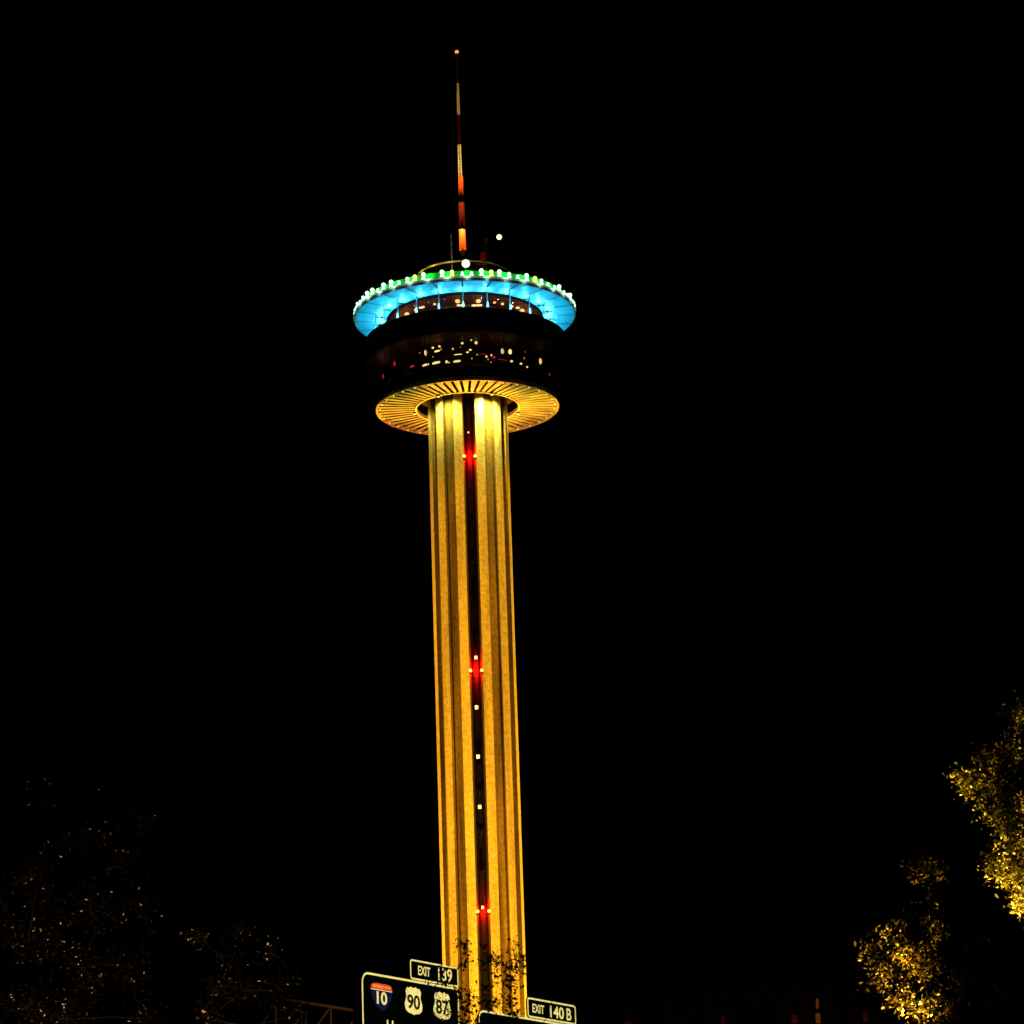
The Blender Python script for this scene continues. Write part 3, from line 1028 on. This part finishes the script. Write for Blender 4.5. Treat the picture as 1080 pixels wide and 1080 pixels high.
YEL = (1.0, 0.72, 0.10)
signs_mid = gp3((SX1 + R1) / 2 - 3, zt - 0.6)
head = gp3(SX1 / 2, 21.0) - nrm * 36
added_sign_lamp((head.x, head.y, 19.5), 10.0, signs_mid, 80000, (1.0, 0.84, 0.30), 'tall steel lamp added out of view on the freeway viaduct to light the signs', (gp3(6.5, zt - 1.0), R_(36)))
for (bx, by), aim, watts, col, half, lab in (
        ((1120, 69.0), at(1074, 872, 72), 270000, (1.0, 0.62, 0.045), 6.6, 'small uplight in the grass under the tall tree at the right edge'),
        ((985, 59.0), at(950, 1010, 62), 165000, (1.0, 0.52, 0.04), 5.2, 'small uplight in the grass under the shorter tree on the right'),
        ((55, 76.5), at(75, 975, 80), 6500, (1.0, 0.46, 0.15), 15.0, 'small uplight in the grass under the large dark tree on the left'),
        ((255, 82.0), at(240, 1035, 85), 12000, (1.0, 0.42, 0.1), 9.0, 'small uplight in the grass under the small tree left of the signs')):
    floodlight(Vector((at(bx, 1000, by).x, by, 0)), aim, watts, col, R_(half * 2), 0.9, lab, 'uplights under the trees')

# ------------------------------------------------------------------ trees
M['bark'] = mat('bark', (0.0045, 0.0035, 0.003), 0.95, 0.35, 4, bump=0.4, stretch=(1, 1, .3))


def leaf_mat(name, col, rough):
    m = mat(name, col, rough, 0.35, 0.9, spec=0.5)
    return m


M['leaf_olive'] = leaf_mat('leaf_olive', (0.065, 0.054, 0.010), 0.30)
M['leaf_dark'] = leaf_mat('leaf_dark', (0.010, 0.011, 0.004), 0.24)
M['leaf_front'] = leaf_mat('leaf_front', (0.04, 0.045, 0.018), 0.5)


def tree(name, label, base, blobs, Y, dens, leaf, mleaf, seed, group='trees along the street', depth=1.0, limb=1.0):
    """blobs: (px, py, radius px) of the leafy clumps; each gets its own depth offset"""
    rng = np.random.default_rng(seed)
    ppm = FOC / (Y / math.cos(PITCH * 0.6))
    cl_ = []
    for (px, py, rp) in blobs:
        r = rp / ppm
        P = at(px, py, Y + float(rng.uniform(-1.6, 1.6)) * depth)
        cl_.append((np.array(P), r))
    root = np.array([base[0], base[1], 0.0])
    t = empty(name, tuple(root))
    tag(t, label, 'tree', group)
    top = np.mean([c for c, _ in cl_], axis=0)
    low = min(c[2] - r for c, r in cl_)
    fork = np.array([root[0] * .6 + top[0] * .4, root[1] * .6 + top[1] * .4, max(2.5, low * 0.62)])
    tb = MB()
    tb.tube([Vector((0, 0, -0.1)), Vector((0, 0, 0.5)), Vector(fork * .5 - root * .5) + Vector((rng.normal() * .12, rng.normal() * .12, 0)), Vector(fork - root)],
            [0.42, 0.30, 0.25, 0.19], 10)
    tb.build('trunk', M['bark'], t, True)
    br = MB()
    anchors = []
    tw_ = 0.5 if limb < 1 else 1.0
    cl_.sort(key=lambda e: float(np.linalg.norm(e[0] - fork)))
    done = [(fork, 0)]                      # each clump's limb leaves the nearest clump already joined to the trunk
    for c, r in cl_:
        near = min(done, key=lambda e: float(np.linalg.norm(e[0] - c)) + 0.12 * e[1])
        done.append((c, near[1] + 1))
        w0 = 0.085 * limb * max(0.25, 0.8 ** near[1])
        mid = near[0] * .5 + c * .5 + rng.normal(size=3) * .06 * float(np.linalg.norm(near[0] - c))
        br.tube([Vector(near[0] - root), Vector(mid - root), Vector(c - root)], [w0, w0 * .7, w0 * .45], 6, cap=False)
        n = max(10, int(34 * r * r))
        for _ in range(n):
            d = rng.normal(size=3); d /= np.linalg.norm(d)
            rad = r * rng.uniform(.35, 1.0) ** .6
            if rng.random() < .10:
                rad *= 1.35
            e = c + d * rad * np.array([1, 1, .9])
            s = c + d * rad * .25 + rng.normal(size=3) * .12 * r
            m_ = (s + e) / 2 + rng.normal(size=3) * .1
            m_[2] += .06
            br.tube([Vector(s - root), Vector(m_ - root), Vector(e - root)], [0.016 * tw_, 0.011 * tw_, 0.005 * tw_], 4, cap=False)
            for q in (.35, .6, .8, 1.0):
                anchors.append(s + (e - s) * q)
    br.build('branch', M['bark'], t)
    A = np.array(anchors)
    N = int(len(A) * dens)
    idx = rng.integers(0, len(A), N)
    C = A[idx] + rng.normal(size=(N, 3)) * 0.13
    ax = rng.normal(size=(N, 3)); ax[:, 2] -= .35
    ax /= np.linalg.norm(ax, axis=1)[:, None]
    sd = np.cross(ax, rng.normal(size=(N, 3)))
    sd /= np.linalg.norm(sd, axis=1)[:, None]
    nn = np.cross(ax, sd)
    L = leaf * rng.uniform(.4, 1.35, N)[:, None]
    W = L * .24
    C = C - root
    v = np.empty((N, 6, 3))
    v[:, 0] = C - ax * L * .5
    v[:, 1] = C - ax * L * .08 + sd * W + nn * W * .35
    v[:, 2] = C + ax * L * .5 - nn * W * .5
    v[:, 3] = C - ax * L * .08 - sd * W + nn * W * .35
    v[:, 4] = C - ax * L * .05
    v[:, 5] = v[:, 2]
    v = v[:, :5]
    me = bpy.data.meshes.new('crown')
    base_i = np.arange(N)[:, None] * 5
    f = np.concatenate([base_i + np.array([[0, 1, 4]]), base_i + np.array([[1, 2, 4]]), base_i + np.array([[2, 3, 4]]), base_i + np.array([[3, 0, 4]])], 1).reshape(-1)
    nf = N * 4
    me.vertices.add(N * 5)
    me.vertices.foreach_set('co', v.ravel())
    me.loops.add(nf * 3)
    me.loops.foreach_set('vertex_index', f.astype(np.int32))
    me.polygons.add(nf)
    me.polygons.foreach_set('loop_start', np.arange(nf, dtype=np.int32) * 3)
    me.materials.append(mleaf)
    me.update(calc_edges=True)
    me.validate()
    link('crown', me, t)
    return t


def gx(px, Y):
    return at(px, 1000, Y).x




def scatter(zones, seed):
    """small ragged clumps scattered in elliptical zones (px, py, rx, ry, count, rmin, rmax)"""
    q = random.Random(seed)
    out = []
    for px, py, rx, ry, n, r0, r1 in zones:
        for _ in range(n):
            a, d = q.uniform(0, 2 * PI), math.sqrt(q.random())
            out.append((px + rx * d * math.cos(a), py + ry * d * math.sin(a), q.uniform(r0, r1)))
    return out


tree('broadleaf_tree', 'tall tree at the right edge with yellow lamplit leaves', (gx(1130, 72), 72.5),
     scatter([(1067, 755, 6, 14, 4, 3, 5), (1078, 748, 5, 8, 3, 3, 5), (1066, 792, 8, 14, 5, 3, 6), (1042, 805, 9, 10, 5, 3, 6), (1019, 822, 8, 9, 5, 3, 5),
              (1040, 832, 16, 10, 9, 4, 7), (1060, 850, 22, 18, 22, 4, 9), (1076, 880, 16, 22, 14, 5, 10), (1066, 910, 20, 22, 20, 4, 9), (1046, 908, 5, 8, 3, 3, 5), (1078, 945, 9, 12, 6, 4, 8),
              (1120, 860, 35, 80, 40, 6, 14), (1110, 940, 28, 45, 20, 6, 12)], 31),
     72, 1.9, 0.108, M['leaf_olive'], 11, limb=0.5)
tree('broadleaf_tree', 'shorter tree on the right, its left branches lit orange', (gx(1000, 62), 62.5),
     scatter([(966, 985, 22, 14, 20, 4, 8), (945, 990, 8, 14, 7, 3, 6), (924, 1015, 7, 16, 8, 3, 5), (938, 1030, 10, 10, 6, 3, 6), (968, 1014, 16, 14, 11, 3, 7), (952, 1046, 10, 14, 9, 3, 6), (978, 1066, 14, 10, 8, 4, 7),
              (964, 906, 6, 8, 2, 3, 4), (985, 935, 22, 18, 8, 3, 6), (1010, 990, 30, 30, 14, 4, 9), (1040, 1030, 40, 40, 24, 5, 11), (1020, 1075, 45, 25, 18, 5, 11), (1030, 1058, 12, 8, 4, 3, 6)], 32),
     62, 1.7, 0.098, M['leaf_olive'], 12, limb=0.45)
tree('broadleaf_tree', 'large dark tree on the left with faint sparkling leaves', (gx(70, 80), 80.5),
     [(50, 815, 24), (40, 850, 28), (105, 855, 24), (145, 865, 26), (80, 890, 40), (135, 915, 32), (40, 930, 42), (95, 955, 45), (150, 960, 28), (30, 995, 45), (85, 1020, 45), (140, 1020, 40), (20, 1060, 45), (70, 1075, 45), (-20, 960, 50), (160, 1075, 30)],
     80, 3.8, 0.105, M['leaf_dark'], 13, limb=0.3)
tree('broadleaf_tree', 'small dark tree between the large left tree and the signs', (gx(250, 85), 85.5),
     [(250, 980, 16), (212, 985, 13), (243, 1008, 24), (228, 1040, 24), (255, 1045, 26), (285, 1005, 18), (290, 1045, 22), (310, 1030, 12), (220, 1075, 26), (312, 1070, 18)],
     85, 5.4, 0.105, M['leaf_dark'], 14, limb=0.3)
r3 = random.Random(21)
clumps = [(486, 996, 5), (490, 1002, 4), (547, 996, 7), (551, 1008, 4), (466, 1023, 4), (473, 1066, 5), (459, 1073, 5)]
while len(clumps) < 105:
    px = r3.gauss(530, 42)
    py = 1000 + 130 * r3.random() ** 0.75
    if ((px - 530) / 105) ** 2 + ((py - 1130) / 132) ** 2 > 1 or (553 < px < 612 and py < 1085 and r3.random() < 0.75):
        continue
    clumps.append((px, py, r3.uniform(4, 12)))
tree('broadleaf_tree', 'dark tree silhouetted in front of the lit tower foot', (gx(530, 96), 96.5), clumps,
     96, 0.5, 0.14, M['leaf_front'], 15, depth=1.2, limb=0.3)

# ------------------------------------------------------------------ far hotel with a few dim windows
HY = 640.0
hp = at(785, 1050, HY)
hotel = empty('hotel_building', (hp.x, HY, 0))
tag(hotel, 'dark high building on the horizon with a few dim red windows', 'building')
M['hotel_wall'] = mat('hotel_wall', (0.003, 0.0025, 0.0025), 0.9, 0.2)
M['hotel_glass'] = mat('hotel_glass', (0.01, 0.01, 0.012), 0.2, 0.2)
M['lit_red'] = mat('lit_red_curtain', (0.3, 0.05, 0.03), 0.8, 0.3, 1.2, emit=((1.0, 0.05, 0.02), 0.008))
M['lit_orange'] = mat('lit_orange_curtain', (0.4, 0.2, 0.1), 0.8, 0.3, 1.2, emit=((1.0, 0.2, 0.035), 0.07))
Hh = hp.z + 1
b = MB(); b.box((0, 12, Hh / 2), (56, 24, Hh)); b.build('wall', M['hotel_wall'], hotel)
b = MB(); b.box((0, 12, Hh + .5), (57, 25, 1.0)); b.box((6, 12, Hh + 2.2), (14, 10, 2.4)); b.build('roof', M['hotel_wall'], hotel)
lit = {(8, 0): ('lit_orange', .55, 1.0), (8, 1): ('lit_orange', 1.0, 1.0), (7, 1): ('lit_red', 1.2, .8), (4, 1): ('lit_red', .8, 1), (0, 1): ('lit_red', 1.4, .7), (10, 1): ('lit_red', 1, 1)}
for r in range(8):
    for c in range(11):
        px = 662 + 25 * c
        X = at(px, 1060, HY).x - hp.x
        mk, sw, shh = lit.get((c, r), ('hotel_glass', 1, 1))
        z = Hh - 3.0 - 2.75 * r
        b = MB()
        b.box((0, -0.03, 0), (0.9 * sw, 0.06, 1.9 * shh), 0)
        b.box((0, -0.04, -1.15), (1.8, 0.18, 0.16), 1)
        b.build('window', [M[mk], M['hotel_wall']], hotel, loc=(X, -0.005, z))
